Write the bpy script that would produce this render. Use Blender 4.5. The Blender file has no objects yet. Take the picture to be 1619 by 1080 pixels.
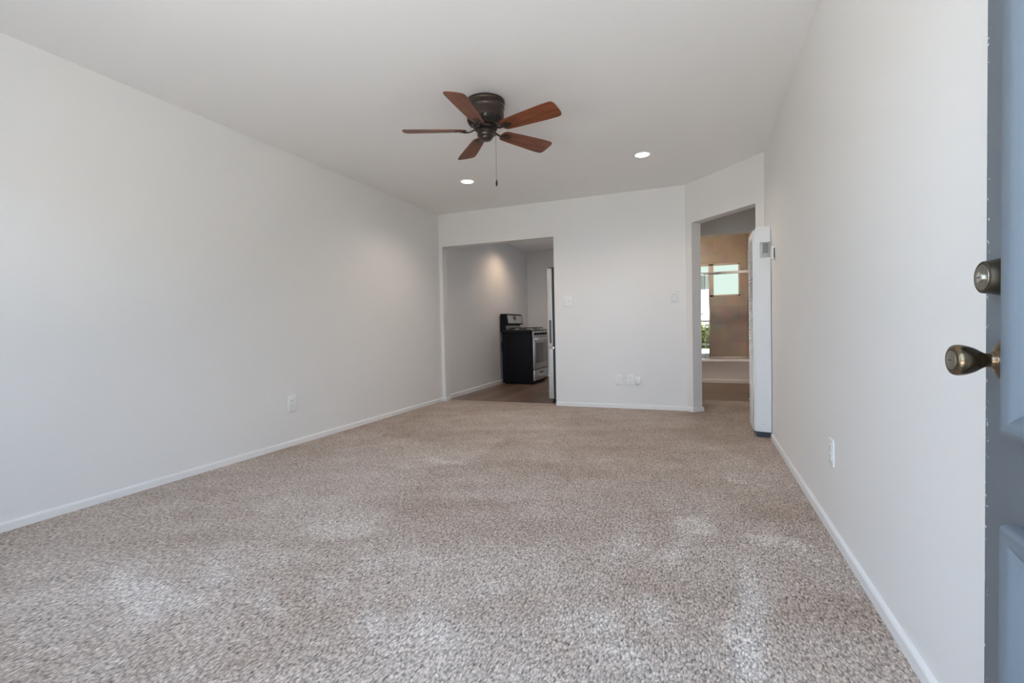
import bpy, bmesh, math, random
from mathutils import Vector, Matrix, noise

random.seed(7)
PI = math.pi
SC = bpy.context.scene
COL = SC.collection

# ------------------------------------------------------------------ camera
CAM_H, FOCAL_PX = 0.9375, 756.285
YAW, PITCH, ROLL = 0.375, 0.0274, -0.0216
fwd = Vector((-math.sin(YAW) * math.cos(PITCH), math.cos(YAW) * math.cos(PITCH), -math.sin(PITCH)))
r0 = Vector((math.cos(YAW), math.sin(YAW), 0.0))
u0 = r0.cross(fwd)
rgt = r0 * math.cos(ROLL) + u0 * math.sin(ROLL)
upv = -r0 * math.sin(ROLL) + u0 * math.cos(ROLL)
cd = bpy.data.cameras.new('camera')
cam = bpy.data.objects.new('camera', cd)
COL.objects.link(cam)
M3 = Matrix((rgt, upv, -fwd)).transposed()
cam.matrix_world = Matrix.Translation((0, 0, CAM_H)) @ M3.to_4x4()
cd.sensor_fit = 'HORIZONTAL'
cd.sensor_width = 36.0
cd.lens = FOCAL_PX / 1619.0 * 36.0
cd.clip_start = 0.02
SC.camera = cam

# ------------------------------------------------------------------ sky, exposure, daylight through the openings
SKY, SKY_HORIZON = 6.0, 9.5
SUN = 46.0
W = bpy.data.worlds.new('sky')
SC.world = W
W.use_nodes = True
bg = W.node_tree.nodes['Background']
bg.inputs['Color'].default_value = (0.56, 0.755, 1.0, 1)
# hazy sky: brightest along the horizon, falling off towards the zenith
wt = W.node_tree
wc = wt.nodes.new('ShaderNodeTexCoord')
wz = wt.nodes.new('ShaderNodeSeparateXYZ')
wt.links.new(wc.outputs['Generated'], wz.inputs[0])
wr = wt.nodes.new('ShaderNodeMapRange')
wr.interpolation_type = 'SMOOTHSTEP'
wr.inputs['From Min'].default_value = 0.02
wr.inputs['From Max'].default_value = 0.48
wr.inputs['To Min'].default_value = SKY_HORIZON
wr.inputs['To Max'].default_value = SKY
wt.links.new(wz.outputs['Z'], wr.inputs['Value'])
wt.links.new(wr.outputs[0], bg.inputs['Strength'])
sd = bpy.data.lights.new('sun', 'SUN')
sd.energy = SUN
sd.color = (1.0, 0.92, 0.83)
sd.angle = 0.01
so = bpy.data.objects.new('sun', sd)
so.rotation_euler = Vector((0.10, -0.36, -0.93)).to_track_quat('-Z', 'Y').to_euler()   # high, from behind the house: lights the yard in front, not the room
COL.objects.link(so)
vs = SC.view_settings
vs.view_transform = 'Standard'
vs.look = 'None'
vs.exposure = 0.12
vs.gamma = 1.0
vs.use_curve_mapping = False
try:
    SC.cycles.max_bounces = 16
    SC.cycles.diffuse_bounces = 10
    SC.cycles.use_denoising = True
    SC.cycles.sample_clamp_indirect = 8.0
except Exception:
    pass


def portal(name, loc, rot, sx, sy):
    d = bpy.data.lights.new(name, 'AREA')
    d.shape = 'RECTANGLE'
    d.size, d.size_y = sx, sy
    d.cycles.is_portal = True
    o = bpy.data.objects.new(name, d)
    o.location, o.rotation_euler = loc, rot
    COL.objects.link(o)
    return o


# an area light shines along its local -Z
portal('entry_portal', (0, -0.01, 1.02), (PI / 2, 0, 0), 0.90, 2.02)
portal('front_window_portal', (-1.40, -0.01, 1.35), (PI / 2, 0, 0), 1.52, 1.48)
portal('kitchen_window_portal', (-1.30, 9.09, 1.475), (-PI / 2, 0, 0), 0.42, 0.57)


# ------------------------------------------------------------------ materials
def lin(c):
    return tuple(((v / 255) / 12.92 if v / 255 <= 0.04045 else ((v / 255 + 0.055) / 1.055) ** 2.4) for v in c)


MATS = {}


def mat(name, col, rough=0.5, metal=0.0, bump=0.0, bscale=200.0, var=0.0, vscale=6.0, spec=None, coat=0.0):
    """plain procedural material: colour with soft noise variation and a fine noise bump"""
    if name in MATS:
        return MATS[name]
    m = bpy.data.materials.new(name)
    m.use_nodes = True
    nt = m.node_tree
    b = nt.nodes['Principled BSDF']
    b.inputs['Base Color'].default_value = (*col, 1)
    b.inputs['Roughness'].default_value = rough
    b.inputs['Metallic'].default_value = metal
    if spec is not None:
        b.inputs['Specular IOR Level'].default_value = spec
    if coat:
        b.inputs['Coat Weight'].default_value = coat
        b.inputs['Coat Roughness'].default_value = 0.15
    tc = nt.nodes.new('ShaderNodeTexCoord')
    if var:
        n = nt.nodes.new('ShaderNodeTexNoise')
        n.inputs['Scale'].default_value = vscale
        n.inputs['Detail'].default_value = 4
        nt.links.new(tc.outputs['Object'], n.inputs['Vector'])
        mx = nt.nodes.new('ShaderNodeMix')
        mx.data_type = 'RGBA'
        mx.inputs[6].default_value = (*[c * (1 - var) for c in col], 1)
        mx.inputs[7].default_value = (*[min(1, c * (1 + var)) for c in col], 1)
        nt.links.new(n.outputs['Fac'], mx.inputs[0])
        nt.links.new(mx.outputs[2], b.inputs['Base Color'])
    if bump:
        n2 = nt.nodes.new('ShaderNodeTexNoise')
        n2.inputs['Scale'].default_value = bscale
        n2.inputs['Detail'].default_value = 3
        nt.links.new(tc.outputs['Object'], n2.inputs['Vector'])
        bp = nt.nodes.new('ShaderNodeBump')
        bp.inputs['Strength'].default_value = bump
        bp.inputs['Distance'].default_value = 0.002
        nt.links.new(n2.outputs['Fac'], bp.inputs['Height'])
        nt.links.new(bp.outputs['Normal'], b.inputs['Normal'])
    MATS[name] = m
    return m


def emit(name, col, strength):
    m = bpy.data.materials.new(name)
    m.use_nodes = True
    nt = m.node_tree
    nt.nodes.remove(nt.nodes['Principled BSDF'])
    e = nt.nodes.new('ShaderNodeEmission')
    e.inputs['Color'].default_value = (*col, 1)
    e.inputs['Strength'].default_value = strength
    nt.links.new(e.outputs[0], nt.nodes['Material Output'].inputs['Surface'])
    MATS[name] = m
    return m


M_WALL = mat('wall_paint', (0.80, 0.79, 0.775), 0.55, bump=0.12, bscale=90, var=0.012, vscale=1.5)
M_CEIL = mat('ceiling_paint', (0.87, 0.865, 0.855), 0.8, bump=0.15, bscale=120)
M_TRIM = mat('trim_paint', (0.83, 0.825, 0.815), 0.35)
M_PLASTIC = mat('white_plastic', (0.84, 0.84, 0.83), 0.3)
M_SLOT = mat('dark_slot', (0.03, 0.03, 0.03), 0.6)
M_HEATER = mat('heater_enamel', (0.84, 0.85, 0.85), 0.4, var=0.01)
M_HEATDARK = mat('heater_base_metal', (0.06, 0.065, 0.08), 0.5)
M_FOIL = mat('metal_rating_plate', (0.42, 0.43, 0.42), 0.45, 0.4, var=0.25, vscale=30)
M_BRONZE = mat('oil_rubbed_bronze', (0.075, 0.058, 0.048), 0.28, 0.75, var=0.15, vscale=15)
M_BRONZEDK = mat('dark_vent', (0.012, 0.010, 0.009), 0.6)
M_BRASS = mat('aged_brass', (0.17, 0.125, 0.078), 0.24, 0.95, var=0.45, vscale=45)
M_BRASSDK = mat('tarnished_brass', (0.085, 0.07, 0.05), 0.4, 0.8, var=0.4, vscale=70)
M_CYL = mat('nickel_key_cylinder', (0.27, 0.25, 0.205), 0.35, 0.9, var=0.2, vscale=90)
M_BLACK = mat('black_enamel', (0.008, 0.008, 0.011), 0.55, spec=0.22)
M_BLACKGL = mat('black_glass', (0.02, 0.022, 0.024), 0.12)
M_IRON = mat('cast_iron', (0.02, 0.02, 0.02), 0.55)
M_STEEL = mat('brushed_stainless', (0.58, 0.575, 0.56), 0.34, 0.75, var=0.06, vscale=25)
M_OVENGL = mat('oven_window_glass', (0.13, 0.135, 0.14), 0.12, spec=0.8)
M_FRSIDE = mat('fridge_side_grey', (0.17, 0.175, 0.18), 0.5)
M_FRDOOR = mat('fridge_door_edge', (0.62, 0.60, 0.57), 0.4, 0.25)
M_CHROME = mat('chrome', (0.75, 0.74, 0.72), 0.14, 1.0)
M_TUB = mat('tub_enamel', (0.80, 0.74, 0.70), 0.18)
M_CONC = mat('concrete', (0.56, 0.54, 0.53), 0.9, bump=0.3, var=0.1)
M_GRASS = mat('lawn', (0.10, 0.16, 0.05), 0.9, var=0.4, vscale=9)
M_STUCCO = mat('white_stucco', (0.78, 0.78, 0.77), 0.9, bump=0.3)
M_TAN = mat('sky_block_tan', (0.30, 0.27, 0.235), 0.9, bump=0.3)  # dim tone for the added blocks that cut the sky light
M_FENCE = mat('dark_fence_paint', (0.035, 0.03, 0.028), 0.6)
M_LEAF = mat('hedge_leaf', (0.20, 0.26, 0.07), 0.6, var=0.5, vscale=14)


def carpet_material():
    m = bpy.data.materials.new('carpet_loop_pile')
    m.use_nodes = True
    nt = m.node_tree
    N, L = nt.nodes, nt.links
    b = N['Principled BSDF']
    b.inputs['Roughness'].default_value = 0.95
    b.inputs['Specular IOR Level'].default_value = 0.1
    tc = N.new('ShaderNodeTexCoord')
    # a little waviness of the loop rows
    wn = N.new('ShaderNodeTexNoise'); wn.inputs['Scale'].default_value = 14; wn.inputs['Detail'].default_value = 2
    L.new(tc.outputs['Object'], wn.inputs['Vector'])
    ws = N.new('ShaderNodeVectorMath'); ws.operation = 'MULTIPLY_ADD'
    ws.inputs[1].default_value = (0.012, 0.012, 0)
    L.new(wn.outputs['Color'], ws.inputs[0]); L.new(tc.outputs['Object'], ws.inputs[2])
    mp = N.new('ShaderNodeMapping')
    mp.inputs['Rotation'].default_value = (0, 0, math.radians(4))
    mp.inputs['Scale'].default_value = (1 / 0.0080, 1 / 0.0145, 1)
    L.new(ws.outputs[0], mp.inputs['Vector'])
    v = N.new('ShaderNodeTexVoronoi'); v.voronoi_dimensions = '2D'
    v.inputs['Scale'].default_value = 1.0
    v.inputs['Randomness'].default_value = 0.88
    L.new(mp.outputs[0], v.inputs['Vector'])
    # tip (1) to gap (0): loops broken up by a fibrous grain along the rows
    mv = N.new('ShaderNodeMapRange')
    mv.inputs['From Min'].default_value = 0.10; mv.inputs['From Max'].default_value = 0.80
    mv.inputs['To Min'].default_value = 1.0; mv.inputs['To Max'].default_value = 0.0
    L.new(v.outputs['Distance'], mv.inputs['Value'])
    gm = N.new('ShaderNodeMapping'); gm.inputs['Scale'].default_value = (165, 62, 1)
    gm.inputs['Rotation'].default_value = (0, 0, math.radians(-9))
    L.new(ws.outputs[0], gm.inputs['Vector'])
    gn = N.new('ShaderNodeTexNoise'); gn.inputs['Scale'].default_value = 1.0; gn.inputs['Detail'].default_value = 2.5
    gn.inputs['Distortion'].default_value = 0.8
    L.new(gm.outputs[0], gn.inputs['Vector'])
    gr = N.new('ShaderNodeMapRange')
    gr.inputs['From Min'].default_value = 0.30; gr.inputs['From Max'].default_value = 0.66
    L.new(gn.outputs['Fac'], gr.inputs['Value'])
    mr = N.new('ShaderNodeMix'); mr.data_type = 'FLOAT'; mr.inputs[0].default_value = 0.62
    L.new(mv.outputs[0], mr.inputs[2]); L.new(gr.outputs[0], mr.inputs[3])
    # each loop a slightly different yarn
    sep = N.new('ShaderNodeSeparateColor'); L.new(v.outputs['Color'], sep.inputs[0])
    fn = N.new('ShaderNodeTexNoise'); fn.inputs['Scale'].default_value = 320; fn.inputs['Detail'].default_value = 2
    L.new(tc.outputs['Object'], fn.inputs['Vector'])
    at = N.new('ShaderNodeAttribute'); at.attribute_name = 'pile'
    # pile colour: brushed towards / away
    c1 = N.new('ShaderNodeMix'); c1.data_type = 'RGBA'
    c1.inputs[6].default_value = (*PILE_DARK, 1); c1.inputs[7].default_value = (*PILE_LIGHT, 1)
    L.new(at.outputs['Fac'], c1.inputs[0])
    # value multiplier = 0.45 + 0.55*tip, * yarn random
    a1 = N.new('ShaderNodeMath'); a1.operation = 'MULTIPLY_ADD'; a1.inputs[1].default_value = 1.22; a1.inputs[2].default_value = 0.16
    L.new(mr.outputs[0], a1.inputs[0])
    a2 = N.new('ShaderNodeMath'); a2.operation = 'MULTIPLY_ADD'; a2.inputs[1].default_value = 0.36; a2.inputs[2].default_value = 0.82
    L.new(sep.outputs[0], a2.inputs[0])
    a3 = N.new('ShaderNodeMath'); a3.operation = 'MULTIPLY'; L.new(a1.outputs[0], a3.inputs[0]); L.new(a2.outputs[0], a3.inputs[1])
    a4 = N.new('ShaderNodeMath'); a4.operation = 'MULTIPLY_ADD'; a4.inputs[1].default_value = 0.9; a4.inputs[2].default_value = 0.55
    L.new(fn.outputs['Fac'], a4.inputs[0])
    a5 = N.new('ShaderNodeMath'); a5.operation = 'MULTIPLY'; L.new(a3.outputs[0], a5.inputs[0]); L.new(a4.outputs[0], a5.inputs[1])
    sc = N.new('ShaderNodeVectorMath'); sc.operation = 'SCALE'
    L.new(c1.outputs[2], sc.inputs[0]); L.new(a5.outputs[0], sc.inputs['Scale'])
    L.new(sc.outputs[0], b.inputs['Base Color'])
    bp = N.new('ShaderNodeBump'); bp.inputs['Strength'].default_value = 0.5; bp.inputs['Distance'].default_value = 0.004
    L.new(mr.outputs[0], bp.inputs['Height']); L.new(bp.outputs[0], b.inputs['Normal'])
    return m


PILE_DARK, PILE_LIGHT = (0.455, 0.362, 0.303), (0.73, 0.662, 0.610)
M_CARPET = carpet_material()


def plank_material(name, ca, cb, plank=(1.2, 0.18), rot=0.0):
    m = bpy.data.materials.new(name)
    m.use_nodes = True
    nt = m.node_tree
    N, L = nt.nodes, nt.links
    b = N['Principled BSDF']; b.inputs['Roughness'].default_value = 0.38
    tc = N.new('ShaderNodeTexCoord')
    mp = N.new('ShaderNodeMapping'); mp.inputs['Rotation'].default_value = (0, 0, rot)
    L.new(tc.outputs['Object'], mp.inputs['Vector'])
    br = N.new('ShaderNodeTexBrick')
    br.inputs['Scale'].default_value = 1.0
    br.inputs['Brick Width'].default_value = plank[0]; br.inputs['Row Height'].default_value = plank[1]
    br.inputs['Mortar Size'].default_value = 0.0015
    br.inputs['Color1'].default_value = (0.1, 0.1, 0.1, 1); br.inputs['Color2'].default_value = (0.9, 0.9, 0.9, 1)
    br.inputs['Mortar'].default_value = (0.0, 0.0, 0.0, 1)
    L.new(mp.outputs[0], br.inputs['Vector'])
    st = N.new('ShaderNodeMapping'); st.inputs['Scale'].default_value = (1.5, 30, 1)
    L.new(mp.outputs[0], st.inputs['Vector'])
    n = N.new('ShaderNodeTexNoise'); n.inputs['Scale'].default_value = 1.6; n.inputs['Detail'].default_value = 5
    L.new(st.outputs[0], n.inputs['Vector'])
    ad = N.new('ShaderNodeMath'); ad.operation = 'MULTIPLY_ADD'; ad.inputs[1].default_value = 0.5
    sp = N.new('ShaderNodeSeparateColor'); L.new(br.outputs['Color'], sp.inputs[0])
    L.new(sp.outputs[0], ad.inputs[0])
    hf = N.new('ShaderNodeMath'); hf.operation = 'MULTIPLY'; hf.inputs[1].default_value = 0.55
    L.new(n.outputs['Fac'], hf.inputs[0]); L.new(hf.outputs[0], ad.inputs[2])
    mx = N.new('ShaderNodeMix'); mx.data_type = 'RGBA'
    mx.inputs[6].default_value = (*ca, 1); mx.inputs[7].default_value = (*cb, 1)
    L.new(ad.outputs[0], mx.inputs[0])
    L.new(mx.outputs[2], b.inputs['Base Color'])
    return m


M_PLANK = plank_material('vinyl_plank_floor', (0.02, 0.009, 0.004), (0.30, 0.20, 0.145), rot=PI / 2)
M_PLANKB = plank_material('bathroom_plank_floor', (0.06, 0.034, 0.016), (0.22, 0.14, 0.08))


def tile_material():
    m = bpy.data.materials.new('beige_bath_tile')
    m.use_nodes = True
    nt = m.node_tree
    N, L = nt.nodes, nt.links
    b = N['Principled BSDF']; b.inputs['Roughness'].default_value = 0.3
    tc = N.new('ShaderNodeTexCoord')
    sx = N.new('ShaderNodeSeparateXYZ'); L.new(tc.outputs['Object'], sx.inputs[0])
    ax = N.new('ShaderNodeMath'); ax.operation = 'ADD'; L.new(sx.outputs[0], ax.inputs[0]); L.new(sx.outputs[1], ax.inputs[1])
    cb = N.new('ShaderNodeCombineXYZ'); L.new(ax.outputs[0], cb.inputs[0]); L.new(sx.outputs[2], cb.inputs[1])
    br = N.new('ShaderNodeTexBrick'); br.inputs['Scale'].default_value = 1.0
    br.inputs['Brick Width'].default_value = 0.42; br.inputs['Row Height'].default_value = 0.31
    br.inputs['Mortar Size'].default_value = 0.003
    br.inputs['Color1'].default_value = (0.42, 0.325, 0.245, 1); br.inputs['Color2'].default_value = (0.52, 0.40, 0.30, 1)
    br.inputs['Mortar'].default_value = (0.42, 0.33, 0.26, 1)
    L.new(cb.outputs[0], br.inputs['Vector'])
    n = N.new('ShaderNodeTexNoise'); n.inputs['Scale'].default_value = 5; n.inputs['Detail'].default_value = 6
    L.new(tc.outputs['Object'], n.inputs['Vector'])
    mx = N.new('ShaderNodeMix'); mx.data_type = 'RGBA'; mx.blend_type = 'OVERLAY'; mx.inputs[0].default_value = 0.35
    L.new(br.outputs['Color'], mx.inputs[6]); L.new(n.outputs['Color'], mx.inputs[7])
    L.new(mx.outputs[2], b.inputs['Base Color'])
    return m


M_TILE = tile_material()


def blade_material():
    m = bpy.data.materials.new('cherry_blade_wood')
    m.use_nodes = True
    nt = m.node_tree
    N, L = nt.nodes, nt.links
    b = N['Principled BSDF']; b.inputs['Roughness'].default_value = 0.36
    tc = N.new('ShaderNodeTexCoord')
    mp = N.new('ShaderNodeMapping'); mp.inputs['Scale'].default_value = (4, 45, 4)
    L.new(tc.outputs['Object'], mp.inputs['Vector'])
    n = N.new('ShaderNodeTexNoise'); n.inputs['Scale'].default_value = 1.2; n.inputs['Detail'].default_value = 6
    n.inputs['Distortion'].default_value = 0.6
    L.new(mp.outputs[0], n.inputs['Vector'])
    cr = N.new('ShaderNodeValToRGB')
    cr.color_ramp.elements[0].position = 0.3; cr.color_ramp.elements[0].color = (0.085, 0.022, 0.010, 1)
    cr.color_ramp.elements[1].position = 0.75; cr.color_ramp.elements[1].color = (0.28, 0.080, 0.030, 1)
    L.new(n.outputs['Fac'], cr.inputs[0]); L.new(cr.outputs[0], b.inputs['Base Color'])
    return m


M_BLADE = blade_material()


def door_material():
    """blue-grey gloss paint, chipped to the pale primer along the latch edge"""
    m = bpy.data.materials.new('blue_grey_door_paint')
    m.use_nodes = True
    nt = m.node_tree
    N, L = nt.nodes, nt.links
    b = N['Principled BSDF']; b.inputs['Roughness'].default_value = 0.42
    tc = N.new('ShaderNodeTexCoord')
    sx = N.new('ShaderNodeSeparateXYZ'); L.new(tc.outputs['Object'], sx.inputs[0])
    g = N.new('ShaderNodeMath'); g.operation = 'GREATER_THAN'; g.inputs[1].default_value = DOOR_Y1 - 0.011
    L.new(sx.outputs[1], g.inputs[0])
    mp = N.new('ShaderNodeMapping'); mp.inputs['Scale'].default_value = (120, 120, 130)
    L.new(tc.outputs['Object'], mp.inputs['Vector'])
    n = N.new('ShaderNodeTexNoise'); n.inputs['Scale'].default_value = 1.0; n.inputs['Detail'].default_value = 1
    L.new(mp.outputs[0], n.inputs['Vector'])
    t = N.new('ShaderNodeMath'); t.operation = 'GREATER_THAN'; t.inputs[1].default_value = 0.685
    L.new(n.outputs['Fac'], t.inputs[0])
    mu = N.new('ShaderNodeMath'); mu.operation = 'MULTIPLY'; L.new(g.outputs[0], mu.inputs[0]); L.new(t.outputs[0], mu.inputs[1])
    n2 = N.new('ShaderNodeTexNoise'); n2.inputs['Scale'].default_value = 9; n2.inputs['Detail'].default_value = 4
    L.new(tc.outputs['Object'], n2.inputs['Vector'])
    mv = N.new('ShaderNodeMix'); mv.data_type = 'RGBA'
    mv.inputs[6].default_value = (0.122, 0.148, 0.176, 1); mv.inputs[7].default_value = (0.145, 0.173, 0.204, 1)
    L.new(n2.outputs['Fac'], mv.inputs[0])
    mx = N.new('ShaderNodeMix'); mx.data_type = 'RGBA'
    L.new(mv.outputs[2], mx.inputs[6])
    mx.inputs[7].default_value = (0.75, 0.75, 0.74, 1)
    L.new(mu.outputs[0], mx.inputs[0])
    L.new(mx.outputs[2], b.inputs['Base Color'])
    return m


DOOR_Y0, DOOR_Y1 = 0.130, 1.037
M_DOOR = door_material()


def glass_material():
    m = bpy.data.materials.new('shower_glass')
    m.use_nodes = True
    nt = m.node_tree
    N, L = nt.nodes, nt.links
    N.remove(N['Principled BSDF'])
    t = N.new('ShaderNodeBsdfTransparent'); t.inputs['Color'].default_value = (0.93, 0.95, 0.93, 1)
    g = N.new('ShaderNodeBsdfGlossy'); g.inputs['Roughness'].default_value = 0.015
    x = N.new('ShaderNodeMixShader'); x.inputs[0].default_value = 0.30
    L.new(t.outputs[0], x.inputs[1]); L.new(g.outputs[0], x.inputs[2])
    L.new(x.outputs[0], N['Material Output'].inputs['Surface'])
    return m


M_GLASS = glass_material()
M_FROST = emit('frosted_daylit_glass', (0.74, 0.92, 0.82), 0.92)
M_LED = emit('downlight_lens', (1.0, 0.86, 0.70), 9.0)


# ------------------------------------------------------------------ mesh helpers
def link(name, bm, m, parent=None, smooth=True, angle=35):
    bmesh.ops.remove_doubles(bm, verts=bm.verts[:], dist=1e-6)
    bmesh.ops.recalc_face_normals(bm, faces=bm.faces[:])
    me = bpy.data.meshes.new(name)
    bm.to_mesh(me)
    bm.free()
    for mm in (m if isinstance(m, (list, tuple)) else [m]):
        me.materials.append(mm)
    if smooth:
        for p in me.polygons:
            p.use_smooth = True
        me.set_sharp_from_angle(angle=math.radians(angle))
    o = bpy.data.objects.new(name, me)
    COL.objects.link(o)
    if parent:
        o.parent = parent
    return o


def box(bm, lo, hi, bev=0.0, seg=2, mi=0, mtx=None):
    lo, hi = Vector(lo), Vector(hi)
    t = bmesh.new()
    bmesh.ops.create_cube(t, size=1.0)
    for v in t.verts:
        v.co = Vector([lo[i] + (v.co[i] + 0.5) * (hi[i] - lo[i]) for i in range(3)])
    if bev:
        bmesh.ops.bevel(t, geom=t.edges[:], offset=bev, segments=seg, affect='EDGES', profile=0.5)
    add(bm, t, mi, mtx)


def add(bm, t, mi=0, mtx=None):
    vm = {}
    for v in t.verts:
        vm[v] = bm.verts.new(mtx @ v.co if mtx else v.co)
    for f in t.faces:
        try:
            nf = bm.faces.new([vm[v] for v in f.verts])
            nf.material_index = mi
        except ValueError:
            pass
    t.free()


def prism(bm, pts, vec, mi=0):
    """polygon (3d points, may be concave) extruded along vec"""
    vec = Vector(vec)
    a = [bm.verts.new(Vector(p)) for p in pts]
    b = [bm.verts.new(Vector(p) + vec) for p in pts]
    n = len(pts)
    fs = [bm.faces.new(a), bm.faces.new(b[::-1])]
    for i in range(n):
        fs.append(bm.faces.new([a[i], a[(i + 1) % n], b[(i + 1) % n], b[i]]))
    for f in fs:
        f.material_index = mi


def lathe(bm, prof, seg=48, mtx=None, cap0=True, cap1=True, mi=0):
    """profile of (radius, height) turned about local Z"""
    rings = []
    for r, z in prof:
        if r < 1e-6:
            p = Vector((0, 0, z))
            rings.append([bm.verts.new(mtx @ p if mtx else p)])
        else:
            ring = []
            for i in range(seg):
                a = 2 * PI * i / seg
                p = Vector((r * math.cos(a), r * math.sin(a), z))
                ring.append(bm.verts.new(mtx @ p if mtx else p))
            rings.append(ring)
    for A, B in zip(rings, rings[1:]):
        for i in range(seg):
            j = (i + 1) % seg
            if len(A) == 1 and len(B) == 1:
                continue
            if len(A) == 1:
                f = bm.faces.new([A[0], B[i], B[j]])
            elif len(B) == 1:
                f = bm.faces.new([A[i], A[j], B[0]])
            else:
                f = bm.faces.new([A[i], A[j], B[j], B[i]])
            f.material_index = mi
    if cap0 and len(rings[0]) > 1:
        bm.faces.new(rings[0]).material_index = mi
    if cap1 and len(rings[-1]) > 1:
        bm.faces.new(rings[-1][::-1]).material_index = mi


def tube(bm, pts, r, seg=10, mi=0, flat=1.0):
    """round tube along a polyline; r may be a list"""
    pts = [Vector(p) for p in pts]
    rs = r if isinstance(r, (list, tuple)) else [r] * len(pts)
    rings = []
    for i, p in enumerate(pts):
        d = (pts[min(i + 1, len(pts) - 1)] - pts[max(i - 1, 0)]).normalized()
        ref = Vector((0, 0, 1)) if abs(d.z) < 0.9 else Vector((1, 0, 0))
        a = d.cross(ref).normalized()
        b = a.cross(d).normalized()
        rings.append([bm.verts.new(p + a * rs[i] * math.cos(2 * PI * k / seg) + b * rs[i] * flat * math.sin(2 * PI * k / seg)) for k in range(seg)])
    for A, B in zip(rings, rings[1:]):
        for k in range(seg):
            bm.faces.new([A[k], A[(k + 1) % seg], B[(k + 1) % seg], B[k]]).material_index = mi
    bm.faces.new(rings[0][::-1]).material_index = mi
    bm.faces.new(rings[-1]).material_index = mi


def empty(name, label, cat, loc, group=None, kind=None):
    o = bpy.data.objects.new(name, None)
    o.empty_display_size = 0.1
    COL.objects.link(o)
    o.location = loc
    tag(o, label, cat, group, kind)
    return o


def tag(o, label=None, cat=None, group=None, kind=None):
    if label:
        o['label'] = label
    if cat:
        o['category'] = cat
    if group:
        o['group'] = group
    if kind:
        o['kind'] = kind
    return o


def struct(name, bm, m, label=None, smooth=False, angle=35):
    o = link(name, bm, m, smooth=smooth, angle=angle)
    return tag(o, label=label, kind='structure')


# ------------------------------------------------------------------ room shell
XL, XR, YB, H = -3.174, 0.535, 5.52, 2.44
C0 = Vector((-0.138, YB, 0))                     # where the back wall turns into the angled wall
DD = Vector((math.cos(0.8375), -math.sin(0.8375), 0))
DN = Vector((math.sin(0.8375), math.cos(0.8375), 0))
DL = (XR - C0.x) / DD.x
OD0, OD1, ODZ = 0.0933, 0.9137, 2.015            # doorway in the angled wall
OX0, OX1, OZ = -3.127, -1.6153, 2.02             # kitchen opening in the back wall


def Z3(p, z):
    return (p[0], p[1], z)


bm = bmesh.new(); box(bm, (XL - 0.12, 0.0, 0), (XL, 9.07, H)); struct('wall_left', bm, M_WALL)
bm = bmesh.new(); box(bm, (XR, 0.0, 0), (XR + 0.12, 4.80, H)); struct('wall_right', bm, M_WALL)
bm = bmesh.new()
prism(bm, [(XL, YB, 0), (OX0, YB, 0), (OX0, YB, OZ), (OX1, YB, OZ), (OX1, YB, 0), (-0.138, YB, 0), (-0.138, YB, H), (XL, YB, H)], (0, 0.12, 0))
box(bm, (-0.139, YB + 0.002, 0), (-0.062, YB + 0.12, H))
struct('wall_back', bm, M_WALL)
bm = bmesh.new()
P = lambda s, z: (C0.x + DD.x * s, C0.y + DD.y * s, z)
prism(bm, [P(0, 0), P(OD0, 0), P(OD0, ODZ), P(OD1, ODZ), P(OD1, 0), P(DL, 0), P(DL, H), P(0, H)], DN * 0.12)
struct('wall_angled', bm, M_WALL)
# front wall with the entry doorway and a wide window, both behind the camera
bm = bmesh.new()
WX0, WX1, WZ0, WZ1 = -2.15, -0.65, 0.62, 2.08
EX0, EX1, EZ = -0.46, 0.455, 2.04
for lo, hi in (((XL, 0, 0), (WX0, .13, H)), ((WX0, 0, 0), (WX1, .13, WZ0)), ((WX0, 0, WZ1), (WX1, .13, H)),
               ((WX1, 0, 0), (EX0, .13, H)), ((EX0, 0, EZ), (EX1, .13, H)), ((EX1, 0, 0), (XR, .13, H))):
    box(bm, lo, hi)
struct('wall_front', bm, M_WALL)
bm = bmesh.new()
for lo, hi in (((WX0, .03, WZ0), (WX0 + .05, .09, WZ1)), ((WX1 - .05, .03, WZ0), (WX1, .09, WZ1)), ((WX0, .03, WZ0), (WX1, .09, WZ0 + .05)),
               ((WX0, .03, WZ1 - .05), (WX1, .09, WZ1)), (((WX0 + WX1) / 2 - .03, .04, WZ0), ((WX0 + WX1) / 2 + .03, .08, WZ1))):
    box(bm, lo, hi, 0.004)
struct('window_2', bm, M_TRIM, label='white sliding window frame in the front wall')
bm = bmesh.new(); box(bm, (XL - .12, 0, H), (2.72, 9.14, H + 0.12)); struct('ceiling', bm, M_CEIL)

# hall, bathroom and kitchen walls
bm = bmesh.new(); box(bm, (-0.26, YB + 0.12, 0), (-0.20, 6.35, H)); struct('wall_hall', bm, M_WALL)
bm = bmesh.new(); box(bm, (2.6, 4.80, 0), (2.72, 6.46, H)); box(bm, (XR + .12, 4.76, 0), (2.72, 4.80, H)); struct('wall_hall_right', bm, M_WALL)  # hall widened out of view so that less light bounces back
bm = bmesh.new()
prism(bm, [(-0.26, 6.35, 0), (-0.03, 6.35, 0), (-0.03, 6.35, 2.03), (0.69, 6.35, 2.03), (0.69, 6.35, 0), (2.72, 6.35, 0), (2.72, 6.35, H), (-0.26, 6.35, H)], (0, 0.11, 0))
struct('wall_bathroom_front', bm, M_WALL)
BX0, BX1, BY = -0.86, 0.745, 9.02
WB0, WB1, WBZ0, WBZ1 = -0.32, 0.645, 1.41, 1.975   # bathroom window opening
bm = bmesh.new()
for lo, hi in (((BX0 - .1, BY, 0), (WB0, BY + .12, H)), ((WB1, BY, 0), (BX1 + .12, BY + .12, H)), ((WB0, BY, 0), (WB1, BY + .12, WBZ0)), ((WB0, BY, WBZ1), (WB1, BY + .12, H))):
    box(bm, lo, hi)
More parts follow.
